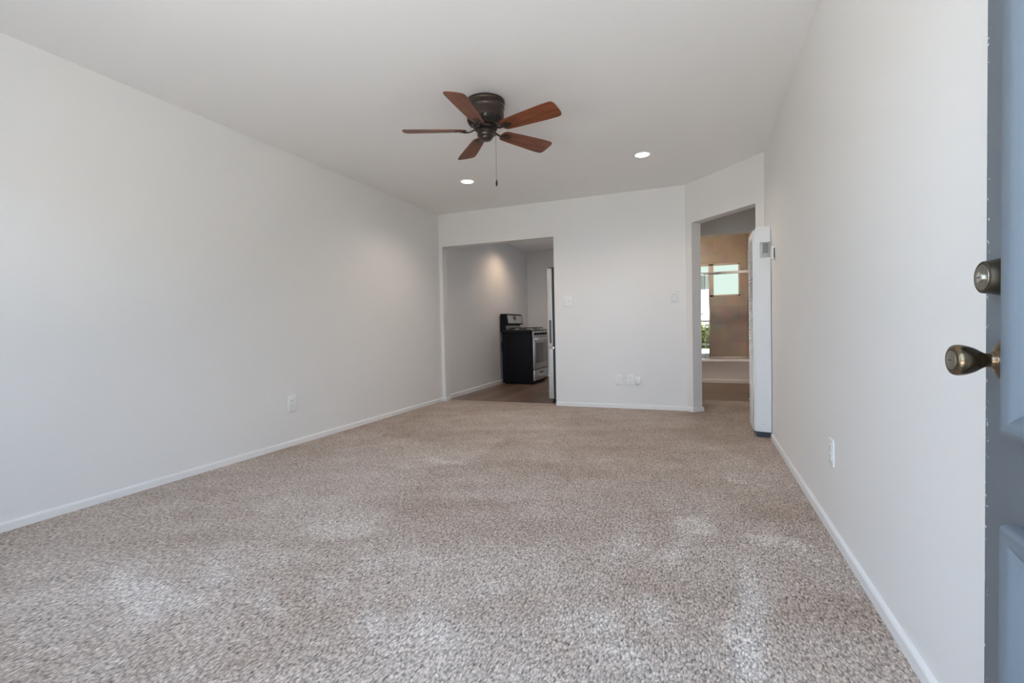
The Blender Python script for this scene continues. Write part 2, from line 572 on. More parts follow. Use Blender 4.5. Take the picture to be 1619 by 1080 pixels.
struct('wall_bathroom_back', bm, M_TILE)
bm = bmesh.new(); box(bm, (BX1, 8.20, 0), (BX1 + .12, BY, H)); struct('wall_bathroom_right', bm, M_TILE)
bm = bmesh.new(); box(bm, (BX1 + .005, 6.46, 0), (BX1 + .12, 8.20, H)); struct('wall_bathroom_side', bm, M_WALL)
bm = bmesh.new(); box(bm, (BX0 - .1, 6.46, 0), (BX0, BY, H)); struct('wall_bathroom_left', bm, M_TILE)
KX1, KY = -0.98, 8.95
bm = bmesh.new()
KW = (-1.50, -1.10, 1.20, 1.75)
for lo, hi in (((XL, KY, 0), (KW[0], KY + .12, H)), ((KW[1], KY, 0), (KX1, KY + .12, H)), ((KW[0], KY, 0), (KW[1], KY + .12, KW[2])), ((KW[0], KY, KW[3]), (KW[1], KY + .12, H))):
    box(bm, lo, hi)
struct('wall_kitchen_back', bm, M_WALL)
bm = bmesh.new(); box(bm, (KX1, 6.46, 0), (KX1 + .02, KY + .12, H)); box(bm, (KX1, YB + .12, 0), (-0.26, 6.46, H)); struct('wall_kitchen_right', bm, M_WALL)


# ------------------------------------------------------------------ floors
def poly_dist(px, py, poly):
    """signed distance to a polygon, negative inside"""
    d = 1e9
    inside = False
    n = len(poly)
    for i in range(n):
        ax, ay = poly[i]; bx, by = poly[(i + 1) % n]
        ex, ey = bx - ax, by - ay
        wx, wy = px - ax, py - ay
        t = max(0, min(1, (wx * ex + wy * ey) / (ex * ex + ey * ey + 1e-12)))
        dx, dy = wx - ex * t, wy - ey * t
        d = min(d, dx * dx + dy * dy)
        if (ay > py) != (by > py) and px < (bx - ax) * (py - ay) / (by - ay) + ax:
            inside = not inside
    d = math.sqrt(d)
    return -d if inside else d


# vacuum and foot marks: areas of pile brushed the other way (floor coordinates in metres), strength
MARKS = [
    ([(-3.09, 1.19), (-3.37, 2.28), (-2.73, 3.25), (-1.66, 2.41), (-1.53, 1.80), (-1.73, 1.69), (-1.76, 1.45), (-1.75, 1.17), (-1.70, 0.93), (-1.75, 0.82), (-1.79, 0.67)], 0.13, 0.15),  # broad left area: brushed pile plus window light put into the colour
    ([(-2.31, 1.19), (-2.11, 1.18), (-1.91, 1.18), (-1.71, 1.16), (-1.63, 1.13), (-1.67, 0.99), (-1.79, 1.00), (-2.07, 1.09)], 0.38, 0.06),
    ([(-1.90, 1.36), (-1.67, 1.36), (-1.64, 1.32), (-1.74, 1.20), (-1.82, 1.28)], 0.25, 0.05),
    ([(-1.86, 0.83), (-1.80, 0.83), (-1.71, 0.82), (-1.69, 0.80), (-1.82, 0.81)], 0.30, 0.05),
    ([(-1.50, 1.25), (-1.44, 1.24), (-1.30, 1.17), (-1.31, 1.15), (-1.44, 1.21)], 0.40, 0.04),
    ([(-1.78, 1.74), (-1.73, 1.84), (-1.54, 2.00), (-1.40, 1.81), (-1.53, 1.70), (-1.70, 1.66)], 0.25, 0.06),
    ([(-1.13, 1.38), (-1.10, 1.42), (-0.92, 1.18), (-0.96, 1.19)], 0.25, 0.05),
    ([(-1.02, 1.47), (-0.99, 1.52), (-0.73, 1.25), (-0.71, 1.16), (-0.85, 1.27)], 0.16, 0.05),
    ([(-1.42, 1.67), (-1.40, 1.71), (-1.16, 1.52), (-1.19, 1.50)], 0.28, 0.04),
    ([(-1.27, 1.84), (-1.19, 1.83), (-0.94, 1.59), (-1.01, 1.59)], 0.14, 0.05),
    ([(-1.10, 1.33), (-0.99, 1.31), (-0.71, 1.06), (-0.79, 1.03)], 0.10, 0.06),
    ([(-0.74, 1.77), (-0.64, 1.95), (-0.48, 1.78), (-0.55, 1.59)], 0.15, 0.08),
    ([(-0.43, 1.42), (-0.31, 1.65), (-0.20, 1.44), (-0.27, 1.23)], 0.08, 0.08),
    ([(-0.13, 2.43), (0.02, 2.50), (0.07, 2.28), (-0.09, 2.23)], 0.38, 0.05),
    ([(0.19, 2.33), (0.35, 2.34), (0.41, 2.30), (0.38, 2.22), (0.34, 2.27), (0.24, 2.22)], 0.45, 0.04),
    ([(0.20, 2.39), (0.31, 2.56), (0.33, 2.40), (0.26, 2.31)], 0.20, 0.05),
    ([(0.16, 2.13), (0.19, 1.96), (0.20, 1.89), (0.19, 1.75), (0.17, 1.56), (0.14, 1.37), (0.07, 1.34), (0.07, 1.48), (0.05, 1.56), (0.11, 1.74), (0.14, 1.97)], 0.45, 0.05),
    ([(-0.25, 1.39), (-0.18, 1.42), (-0.12, 1.29), (-0.17, 1.25)], 0.35, 0.06),
    ([(-0.20, 1.69), (-0.11, 1.70), (-0.09, 1.53), (-0.14, 1.48)], 0.30, 0.06),
    ([(-0.18, 2.03), (-0.08, 2.20), (-0.06, 2.09), (-0.09, 1.90)], 0.35, 0.05),
    ([(-0.34, 1.52), (-0.27, 1.56), (-0.25, 1.47), (-0.31, 1.43)], 0.30, 0.05),
    ([(-0.38, 2.13), (-0.26, 2.27), (-0.22, 1.99), (-0.31, 1.91)], 0.18, 0.08),
    ([(-2.79, 2.95), (-2.52, 2.91), (-2.22, 2.89), (-1.65, 2.92), (-1.53, 2.97), (-1.55, 3.36), (-1.55, 3.77), (-2.13, 3.45), (-2.45, 3.36)], 0.22, 0.09),
    ([(-1.93, 2.94), (-1.64, 2.90), (-1.53, 2.95), (-1.57, 3.02), (-1.87, 3.02)], 0.40, 0.04),
    ([(-2.53, 2.09), (-2.55, 2.82), (-2.20, 2.87), (-1.76, 2.85), (-1.56, 2.40), (-1.78, 2.07), (-2.15, 1.77)], 0.10, 0.12),
    ([(-2.66, 4.74), (-1.41, 5.33), (-1.12, 4.21), (-1.84, 4.01)], 0.12, 0.15),
    ([(-2.81, 2.90), (-2.02, 2.93), (-1.67, 2.89), (-1.87, 2.72), (-2.42, 2.74)], 0.20, 0.06),
    ([(-2.99, 4.56), (-1.69, 3.55), (-1.94, 3.35), (-2.67, 3.51)], -0.12, 0.10),
    ([(0.10, 3.14), (0.15, 3.18), (0.27, 3.12), (0.39, 3.07), (0.38, 3.03), (0.25, 3.07)], 0.42, 0.04),
    ([(0.16, 3.27), (0.19, 3.33), (0.20, 3.14), (0.16, 3.10)], 0.30, 0.04),
    ([(0.12, 3.66), (0.33, 3.61), (0.32, 3.41), (0.16, 3.36)], 0.12, 0.08),
    ([(0.37, 3.40), (0.38, 3.20), (0.35, 3.14), (0.35, 3.33)], 0.25, 0.04),
    ([(-0.19, 5.92), (0.52, 6.10), (0.38, 3.77), (-0.04, 4.03)], -0.18, 0.12),
    ([(-3.01, 5.23), (-1.71, 5.31), (-1.34, 4.16), (-2.49, 3.84)], 0.05, 0.15),
    ([(-0.65, 1.08), (-0.73, 1.50), (-0.05, 2.03), (0.03, 1.33)], -0.12, 0.20),
    ([(0.32, 2.73), (0.48, 2.40), (0.50, 1.50), (0.21, 1.39)], -0.10, 0.10),
    ([(-1.48, 1.16), (-1.50, 1.43), (-0.74, 1.05), (-1.24, 0.87)], -0.14, 0.12),
]


def pile_value(x, y):
    j = Vector((x * 9, y * 9, 3.1))
    jx = x + 0.030 * noise.noise(j) + 0.018 * noise.noise(j * 2.7)
    jy = y + 0.030 * noise.noise(j + Vector((17, 5, 0))) + 0.018 * noise.noise(j * 2.7 + Vector((3, 9, 0)))
    v = 0.26
    for poly, s, soft, bb in MARKS_BB:
        if not (bb[0] < jx < bb[1] and bb[2] < jy < bb[3]):
            continue
        d = poly_dist(jx, jy, poly)
        k = max(0.0, min(1.0, 0.5 - d / soft))
        v += s * k * k * (3 - 2 * k)
    # broad brushed bands and blotches
    v += 0.20 * noise.noise(Vector((x * 1.1 + 4, y * 2.2, 0)))
    v += 0.16 * noise.noise(Vector(((x * 0.9 + y * 0.43) * 1.4, (y * 0.9 - x * 0.43) * 6.5, 7.7)))
    v += 0.18 * noise.noise(Vector((x * 7, y * 7, 1.7)))
    return max(0.0, min(1.0, v))


MARKS_BB = []
for poly, s, soft in MARKS:
    xs = [p[0] for p in poly]; ys = [p[1] for p in poly]
    MARKS_BB.append((poly, s, soft, (min(xs) - .2, max(xs) + .2, min(ys) - .2, max(ys) + .2)))


def build_carpet():
    step = 0.03
    nx = int(round((2.6 - XL) / step)); ny = int(round((6.36 - 0.0) / step))
    dx = (2.6 - XL) / nx; dy = 6.36 / ny
    ey = 5.585                                    # carpet edge under the kitchen opening
    verts, faces, vals, idx = [], [], [], {}

    def vid(i, j):
        if (i, j) not in idx:
            x, y = XL + i * dx, j * dy
            idx[(i, j)] = len(verts)
            verts.append((x, y, 0.0)); vals.append(pile_value(x, y))
        return idx[(i, j)]
    jy = int(ey / dy)
    for i in range(nx):
        for j in range(ny):
            xc, yc = XL + (i + .5) * dx, (j + .5) * dy
            if j > jy and xc < -0.25:
                continue
            if xc > XR + 0.08 and yc < 4.7:
                continue
            faces.append((vid(i, j), vid(i + 1, j), vid(i + 1, j + 1), vid(i, j + 1)))
    me = bpy.data.meshes.new('floor')
    me.from_pydata(verts, [], faces)
    a = me.attributes.new('pile', 'FLOAT', 'POINT')
    for k, v in enumerate(vals):
        a.data[k].value = v
    me.materials.append(M_CARPET)
    o = bpy.data.objects.new('floor', me)
    COL.objects.link(o)
    tag(o, 'beige-grey loop pile carpet with vacuum marks', None, kind='structure')
    return (jy + 1) * dy


CARPET_EDGE = build_carpet()
bm = bmesh.new(); box(bm, (XL, CARPET_EDGE, -0.03), (-0.26, KY, -0.002)); struct('floor_kitchen', bm, M_PLANK)
bm = bmesh.new(); box(bm, (BX0, 6.36, -0.03), (1.0, BY, -0.002)); struct('floor_bathroom', bm, M_PLANKB)
bm = bmesh.new(); box(bm, (XL - .12, 0, -0.14), (2.72, 9.14, -0.04)); struct('floor_slab', bm, M_CONC)
bm = bmesh.new(); box(bm, (OX0, CARPET_EDGE - .012, -0.003), (OX1, CARPET_EDGE + .012, 0.003), 0.002)
struct('trim_1', bm, mat('threshold_strip', (0.40, 0.36, 0.33), 0.5, 0.3), label='thin strip where the carpet meets the kitchen floor')


# ------------------------------------------------------------------ baseboards
def base_run(bm, a, b, nrm, h=0.046, t=0.013):
    """one length of baseboard from a to b on the floor, sticking out along nrm, with an eased top"""
    a, b, n = Vector((*a, 0)), Vector((*b, 0)), Vector((*nrm, 0)).normalized()
    prof = [(0, 0), (t, 0), (t, h - 0.010), (t * .8, h - 0.004), (t * .45, h), (0, h)]
    prism(bm, [a + n * p + Vector((0, 0, z)) for p, z in prof], b - a)


bm = bmesh.new(); base_run(bm, (XL, .13), (XL, YB), (1, 0)); struct('baseboard_left', bm, M_TRIM)
bm = bmesh.new(); base_run(bm, (XR, .13), (XR, 4.325), (-1, 0)); struct('baseboard_right', bm, M_TRIM)
bm = bmesh.new()
base_run(bm, (XL, YB), (OX0 + .013, YB), (0, -1))
base_run(bm, (OX0, YB), (OX0, YB + .12), (1, 0))
base_run(bm, (OX1, YB), (C0.x, YB), (0, -1))
pa = C0 + DD * (OD0 + .012)
base_run(bm, (C0.x - .004, C0.y), (pa.x, pa.y), (-DN.x, -DN.y))
pb = C0 + DD * OD0 - DN * .013; pc = C0 + DD * OD0 + DN * .133
base_run(bm, (pb.x, pb.y), (pc.x, pc.y), (DD.x, DD.y))
struct('baseboard_back', bm, M_TRIM)
bm = bmesh.new(); base_run(bm, (XL, YB + .12), (XL, KY), (1, 0), h=0.062); base_run(bm, (XL, YB + .12), (OX0, YB + .12), (0, 1), h=0.05)
struct('baseboard_kitchen', bm, M_TRIM)


# ------------------------------------------------------------------ entry door, opened against the right wall
DX = 0.445
def build_door():
    root = empty('door_1', 'open blue-grey panelled entry door cut off by the right edge of the photo', 'door', (DX, DOOR_Y0, 0.012), kind='structure')

    def child(name, bm, m, parent=root, **k):
        o = link(name, bm, m, **k)
        o.parent = parent
        o.matrix_parent_inverse = Matrix.Translation(-Vector(root.location)) if parent is root else Matrix.Identity(4)
        return o
    bm = bmesh.new()
    box(bm, (DX, DOOR_Y0, 0.012), (DX + .044, DOOR_Y1, 2.03), 0.0025, 2)
    child('door_leaf', bm, M_DOOR)
    # bolection frames round the raised panels: steep outside, sloping inwards
    def frame(y0, y1, z0, z1):
        bm = bmesh.new()
        prof = [(0.0, 0.0)] + [(.012 - .012 * math.cos(q * PI / 10), .014 + .012 * math.sin(q * PI / 10)) for q in range(6)]
        prof += [(.012 + .052 * q / 10, .002 + .012 * (1 + math.cos(PI * q / 10))) for q in range(1, 11)] + [(.12, .002)]
        rings = []
        for off, hgt in prof:
            rings.append([bm.verts.new((DX - hgt, y, z)) for y, z in ((y0 + off, z0 + off), (y1 - off, z0 + off), (y1 - off, z1 - off), (y0 + off, z1 - off))])
        for A, B in zip(rings, rings[1:]):
            for i in range(4):
                bm.faces.new([A[i], A[(i + 1) % 4], B[(i + 1) % 4], B[i]])
        bm.faces.new(rings[-1])
        child('raised_panel', bm, M_DOOR, angle=31)
    frame(DOOR_Y0 + .12, 0.945, 0.757, 1.90)
    frame(DOOR_Y0 + .12, 0.945, 0.20, 0.622)
    # deadbolt cylinder
    R = Matrix.Translation((DX, 0.978, 1.002)) @ Matrix.Rotation(-PI / 2, 4, 'Y')
    bm = bmesh.new()
    lathe(bm, [(.0305, 0), (.0300, .004), (.0285, .010), (.0262, .022), (.0250, .029), (.0225, .0305), (.021, .0295), (0, .0295)], 48, R)
    db = child('deadbolt', bm, M_BRASSDK)
    bm = bmesh.new(); lathe(bm, [(.0205, .0290), (.0200, .0306), (.0100, .0310), (0, .0310)], 40, R); child('deadbolt_face', bm, M_CYL)
    bm = bmesh.new(); lathe(bm, [(.0085, .0308), (.0085, .0335), (.0072, .0342), (0, .0342)], 32, R); child('key_cylinder', bm, M_CHROME)
    bm = bmesh.new(); box(bm, (-.0009, -.0045, .0338), (.0009, .0045, .0347), mtx=R); child('keyhole', bm, M_SLOT)
    # knob
    R = Matrix.Translation((DX, 0.978, 0.871)) @ Matrix.Rotation(-PI / 2, 4, 'Y')
    bm = bmesh.new(); lathe(bm, [(.033, 0), (.033, .002), (.031, .005), (.026, .0085), (.019, .012), (.0145, .0145), (.0135, .0165)], 56, R)
    child('rosette', bm, M_BRASS)
    bm = bmesh.new()
    lathe(bm, [(.0132, .014), (.0135, .017), (.0125, .0185), (.0112, .020), (.0108, .0245), (.0120, .028), (.0150, .033), (.0190, .039), (.0222, .046), (.0243, .053), (.0250, .059), (.0245, .0635), (.0228, .0665), (.0200, .0682), (.0172, .0680), (.0165, .0668), (0, .0668)], 56, R)
    child('door_knob', bm, M_BRASS, angle=50)
    bm = bmesh.new(); lathe(bm, [(.0162, .0660), (.0158, .0684), (.0105, .0690), (0, .0690)], 40, R); child('knob_face', bm, M_CYL)
    bm = bmesh.new(); box(bm, (-.0008, -.0045, .0688), (.0008, .0045, .0697), mtx=R); child('knob_keyhole', bm, M_SLOT)
    # hinges on the front wall side
    for z in (.25, 1.02, 1.78):
        bm = bmesh.new(); tube(bm, [(DX + .050, DOOR_Y0 - .004, z), (DX + .050, DOOR_Y0 - .004, z + .09)], .006, 12); child('hinge', bm, M_BRASSDK)
    # latch plate let into the door's edge
    bm = bmesh.new(); box(bm, (DX + .010, DOOR_Y1 - .001, .842), (DX + .034, DOOR_Y1 + .0012, .900), .0008); child('latch_plate', bm, M_BRASS)


build_door()


# ------------------------------------------------------------------ ceiling fan
def build_fan():
    fx, fy = -1.308, 2.93
    root = empty('ceiling_fan', 'bronze five-bladed ceiling fan with cherry wood blades mounted flush to the ceiling', 'ceiling fan', (fx, fy, H))
    bm = bmesh.new()
    lathe(bm, [(.122, 0.0), (.130, -.004), (.131, -.016), (.127, -.024), (.1235, -.028), (.1235, -.040), (.1265, -.044), (.1270, -.052), (.1235, -.058), (.1215, -.062),
               (.1215, -.072), (.1225, -.080), (.1225, -.105), (.120, -.122), (.115, -.136), (.106, -.148), (.094, -.157), (.080, -.163), (.064, -.166), (.0, -.166)], 72)
    link('motor_housing', bm, M_BRONZE, root)
    bm = bmesh.new()                              # cooling slots round the underside of the bowl
    for k in range(11):
        a = 2 * PI * (k + .5) / 11
        R = Matrix.Rotation(a, 4, 'Z')
        t = bmesh.new()
        pr = [(.1212, -.1225), (.1168, -.1365), (.1075, -.1492), (.0955, -.1582)]
        grid = [[t.verts.new((r * math.cos(-.22 + .44 * q / 6), r * math.sin(-.22 + .44 * q / 6), z)) for q in range(7)] for r, z in pr]
        for A, B in zip(grid, grid[1:]):
            for q in range(6):
                t.faces.new([A[q], B[q], B[q + 1], A[q + 1]])
        add(bm, t, 0, R)
    link('vent_slots', bm, M_BRONZEDK, root)
    bm = bmesh.new()
    lathe(bm, [(.060, -.164), (.074, -.166), (.076, -.170), (.076, -.181), (.072, -.185), (.055, -.187), (0, -.187)], 56)
    link('flywheel', bm, M_BRONZEDK, root)
    bm = bmesh.new()
    lathe(bm, [(.050, -.185), (.056, -.187), (.0575, -.190), (.0575, -.198), (.055, -.201), (.0565, -.204), (.0565, -.222), (.054, -.229), (.049, -.234), (.043, -.236), (.042, -.241),
               (.040, -.247), (.034, -.252), (.022, -.255), (0, -.256)], 56)
    link('switch_housing', bm, M_BRONZE, root)
    # blade outline along +X
    L0, L1 = .155, .545
    out = []
    def half(x):
        t = (x - L0) / (L1 - L0)
        return .046 + .024 * min(1, t * 1.25) ** 0.8
    xs = [L0 + (L1 - L0 - .035) * i / 14 for i in range(15)]
    low = [(x, -half(x)) for x in xs]
    top = [(x, half(x)) for x in xs]
    tip = []
    hw = half(xs[-1])
    for i in range(1, 12):                        # squared tip with eased corners
        a = -PI / 2 + PI * i / 12
        tip.append((xs[-1] + .035 * (abs(math.cos(a)) ** .55), hw * math.copysign(abs(math.sin(a)) ** .62, math.sin(a))))
    root_r = []
    for i in range(1, 8):
        a = PI / 2 + PI * i / 8
        root_r.append((L0 + .030 * math.cos(a), .046 * math.sin(a)))
    outline = low + tip + top[::-1] + root_r
    TH = .0055
    for k in range(5):
        az = math.radians(-13.1 + 72 * k)
        R = Matrix.Rotation(az, 4, 'Z')
        B = R @ Matrix.Translation((0, 0, -.190)) @ Matrix.Rotation(math.radians(BLADE_PITCH), 4, 'X')
        bm = bmesh.new()
        prism(bm, [(x, y, -TH / 2) for x, y in outline], (0, 0, TH))
        bmesh.ops.bevel(bm, geom=[e for e in bm.edges if len(e.link_faces) == 2 and all(len(f.verts) > 4 for f in e.link_faces) is False and any(len(f.verts) > 4 for f in e.link_faces)], offset=.0012, segments=1, affect='EDGES')
        bl = link('fan_blade', bm, M_BLADE, root)
        bl.matrix_local = B
        # blade iron: a curved arm from the flywheel to a rounded plate under the blade
        bm = bmesh.new()
        inv = Matrix.Identity(4)
        arm = [(.058, 0, .010), (.075, 0, .004), (.095, 0, -.006), (.118, 0, -.012), (.140, 0, -.010), (.155, 0, -.0065)]
        tube(bm, arm, [.0095, .0085, .0075, .0075, .010, .012], 12, flat=.6)
        plate = [(.135, .010), (.145, .019), (.160, .025), (.176, .025), (.188, .018), (.194, .009), (.206, .006), (.209, 0)]
        plate = plate + [(x, -y) for x, y in plate[::-1][1:]]
        prism(bm, [(x, y, -.0075) for x, y in plate], (0, 0, .0045))
        for sx, sy in ((.164, .015), (.164, -.015), (.196, 0)):
            lathe(bm, [(.0052, -.0078), (.0045, -.0100), (.0025, -.0112), (0, -.0115)], 12, Matrix.Translation((sx, sy, 0)), cap0=False)
        link('blade_iron', bm, M_BRONZE, bl)
    # pull chain
    px, py = .060 * math.cos(YAW), .060 * math.sin(YAW)
    bm = bmesh.new()
    tube(bm, [(px * .80, py * .80, -.219), (px, py, -.221), (px * 1.08, py * 1.08, -.226)], [.005, .005, .0038], 10)
    link('chain_outlet', bm, M_BRONZEDK, root)
    bm = bmesh.new()
    z = -.226
    qx, qy = px * 1.08, py * 1.08
    for i in range(100):
        t = bmesh.new()
        bmesh.ops.create_icosphere(t, subdivisions=1, radius=.00155)
        add(bm, t, 0, Matrix.Translation((qx, qy, z - .0029 * i)))
    tube(bm, [(qx, qy, z), (qx, qy, z - .29)], .0007, 6)
    ch = link('pull_chain', bm, mat('antique_chain', (0.20, 0.18, 0.16), 0.4, 0.7), root)
    bm = bmesh.new()
    lathe(bm, [(0, z - .287), (.003, z - .289), (.0045, z - .296), (.0062, z - .306), (.0065, z - .318), (.0052, z - .327), (.002, z - .330), (0, z - .330)], 20, Matrix.Translation((qx, qy, 0)))
    link('chain_fob', bm, mat('dark_wood_fob', (0.02, 0.014, 0.012), 0.4), ch)


BLADE_PITCH = -14
build_fan()


# ------------------------------------------------------------------ recessed downlights
def downlight(x, y, label, power, z=H, group='recessed ceiling lights', cone=150, color=(1.0, .86, .72)):
    root = empty('recessed_light', label, 'ceiling light', (x, y, z), group)
    bm = bmesh.new()
    lathe(bm, [(.058, .0), (.060, -.003), (.066, -.0055), (.078, -.0050), (.084, -.0018), (.085, 0)], 56, cap0=False, cap1=False)
    link('trim_ring', bm, M_TRIM, root)
    bm = bmesh.new(); lathe(bm, [(.0605, -.0026), (.050, -.0034), (0, -.0038)], 48, cap0=True); link('lens', bm, M_LED, root)
    d = bpy.data.lights.new('downlight_lamp', 'SPOT')
    d.energy = power; d.color = color; d.shadow_soft_size = 0.05; d.spot_size = math.radians(cone); d.spot_blend = 0.7
    o = bpy.data.objects.new('downlight_lamp', d); COL.objects.link(o); o.parent = root; o.location = (0, 0, -.03)
    return root


downlight(-2.186, 4.412, 'round lit recessed ceiling light left of the fan chain, nearer the kitchen', 24)
downlight(-0.458, 4.386, 'round lit recessed ceiling light right of the fan, nearer the hall doorway', 24)
downlight(-2.62, 7.42, 'round recessed ceiling light in the kitchen over the stove', 25, cone=150, color=(1.0, .73, .50))


# ------------------------------------------------------------------ wall plates
def on_wall(o, loc, nrm):
    """local +Z of the object points out of the wall, local +Y up"""
    n = Vector(nrm).normalized(); up = Vector((0, 0, 1)); x = up.cross(n).normalized()
    o.matrix_world = Matrix.Translation(loc) @ Matrix((x, up, n)).transposed().to_4x4()


def plate(bm, w, h, t=.006, bev=.0035):
    box(bm, (-w / 2, -h / 2, 0), (w / 2, h / 2, t), bev, 3)


def outlet(loc, nrm, label, w=.074, h=.118, t=.007, group=None):
    root = empty('wall_outlet', label, 'outlet', loc, group)
    on_wall(root, loc, nrm)
    bm = bmesh.new(); plate(bm, w, h, t); link('cover_plate', bm, M_PLASTIC, root)
    for s in (-1, 1):
        bm = bmesh.new(); box(bm, (-.017, s * .0215 - .0145, t - .002), (.017, s * .0215 + .0145, t + .002), .004, 3)
        rc = link('receptacle', bm, M_PLASTIC, root)
        bm = bmesh.new()
        for dx, hh in ((-.0065, .0042), (.0065, .0036)):
            box(bm, (dx - .0012, s * .0215 + .003 - hh, t + .0016), (dx + .0012, s * .0215 + .003 + hh, t + .0023))
        lathe(bm, [(.0023, t + .0016), (.0023, t + .0023), (0, t + .0023)], 12, Matrix.Translation((0, s * .0215 - .0085, 0)))
        link('socket_slots', bm, M_SLOT, rc)
    bm = bmesh.new(); lathe(bm, [(.003, t - .001), (.003, t + .0008), (0, t + .0012)], 14); link('plate_screw', bm, M_PLASTIC, root)
    return root


outlet((XL, 3.015, .353), (1, 0, 0), 'white electrical outlet low on the long left wall', w=.085, h=.130, t=.012)
outlet((XR, 2.447, .365), (-1, 0, 0), 'white electrical outlet low on the right wall between heater and door', w=.076, h=.120, t=.008)
outlet((-.873, YB, .328), (0, -1, 0), 'leftmost of the three white plates low on the back wall')
outlet((-.746, YB, .330), (0, -1, 0), 'middle of the three white plates low on the back wall', w=.066)

# small square cable box beside the outlets
root = empty('cable_box', 'small square white box, rightmost of the three low on the back wall', 'wall box', (-.660, YB, .318))
on_wall(root, (-.660, YB, .318), (0, -1, 0))
bm = bmesh.new(); box(bm, (-.035, -.042, 0), (.035, .042, .026), .010, 4); link('box_shell', bm, M_PLASTIC, root)
bm = bmesh.new(); box(bm, (-.025, -.031, .0245), (.025, .031, .0275), .004, 3); link('box_cover', bm, M_PLASTIC, root)
bm = bmesh.new(); box(bm, (-.008, -.0445, .006), (.008, -.0405, .018), .001); link('cable_jack', bm, M_SLOT, root)

# two-gang switch left, stacked switch right
root = empty('light_switch', 'white two-gang light switch plate beside the kitchen opening', 'light switch', (-1.458, YB, 1.247))
on_wall(root, (-1.458, YB, 1.247), (0, -1, 0))
bm = bmesh.new(); plate(bm, .115, .125, .006); link('switch_plate', bm, M_PLASTIC, root)
bm = bmesh.new(); box(bm, (-.040, -.033, .005), (-.006, .033, .009), .003, 3, mtx=Matrix.Rotation(math.radians(4), 4, 'X')); link('rocker', bm, M_PLASTIC, root)
bm = bmesh.new(); box(bm, (.014, -.016, .0045), (.033, .016, .0072), .002); tb = link('toggle_collar', bm, M_PLASTIC, root)
bm = bmesh.new(); box(bm, (.019, -.006, .006), (.028, .006, .020), .003, mtx=Matrix.Rotation(math.radians(22), 4, 'X')); link('toggle', bm, mat('grey_toggle', (.5, .5, .49), .4), root)
for s in (-1, 1):
    for q in (-.023, .0235):
        bm = bmesh.new(); lathe(bm, [(.0028, .005), (.0028, .0066), (0, .007)], 12, Matrix.Translation((q, s * .049, 0))); link('plate_screw', bm, M_PLASTIC, root)

root = empty('light_switch', 'narrow white switch plate with two stacked toggles near the angled doorway', 'light switch', (-.2525, YB, 1.247))
on_wall(root, (-.2525, YB, 1.247), (0, -1, 0))
bm = bmesh.new(); plate(bm, .078, .135, .008); link('switch_plate', bm, mat('ivory_plastic', (.75, .75, .74), .4), root)
for s in (-1, 1):
    bm = bmesh.new()
    box(bm, (-.018, s * .034 - .010, .006), (.010, s * .034 + .010, .020), .005, 3, mtx=Matrix.Translation((-.004, 0, 0)))
    link('toggle', bm, mat('bright_toggle', (.9, .9, .89), .25), root)

# thermostat on the right wall beside the heater
root = empty('thermostat', 'small white thermostat on the right wall beside the heater top', 'thermostat', (XR, 4.10, 1.465))
on_wall(root, (XR, 4.10, 1.465), (-1, 0, 0))
bm = bmesh.new(); plate(bm, .070, .105, .008); link('thermostat_base', bm, M_PLASTIC, root)
bm = bmesh.new(); box(bm, (-.022, -.034, .006), (.022, .034, .018), .001); link('dark_gap_fill', bm, M_SLOT, root)  # dark block put in for the shade of the gap behind the cover
bm = bmesh.new(); box(bm, (-.034, -.048, .016), (.034, .048, .031), .004, 3); link('thermostat_cover', bm, M_PLASTIC, root)
bm = bmesh.new(); box(bm, (-.004, -.054, .014), (.004, -.045, .022), .001); link('temperature_lever', bm, M_PLASTIC, root)


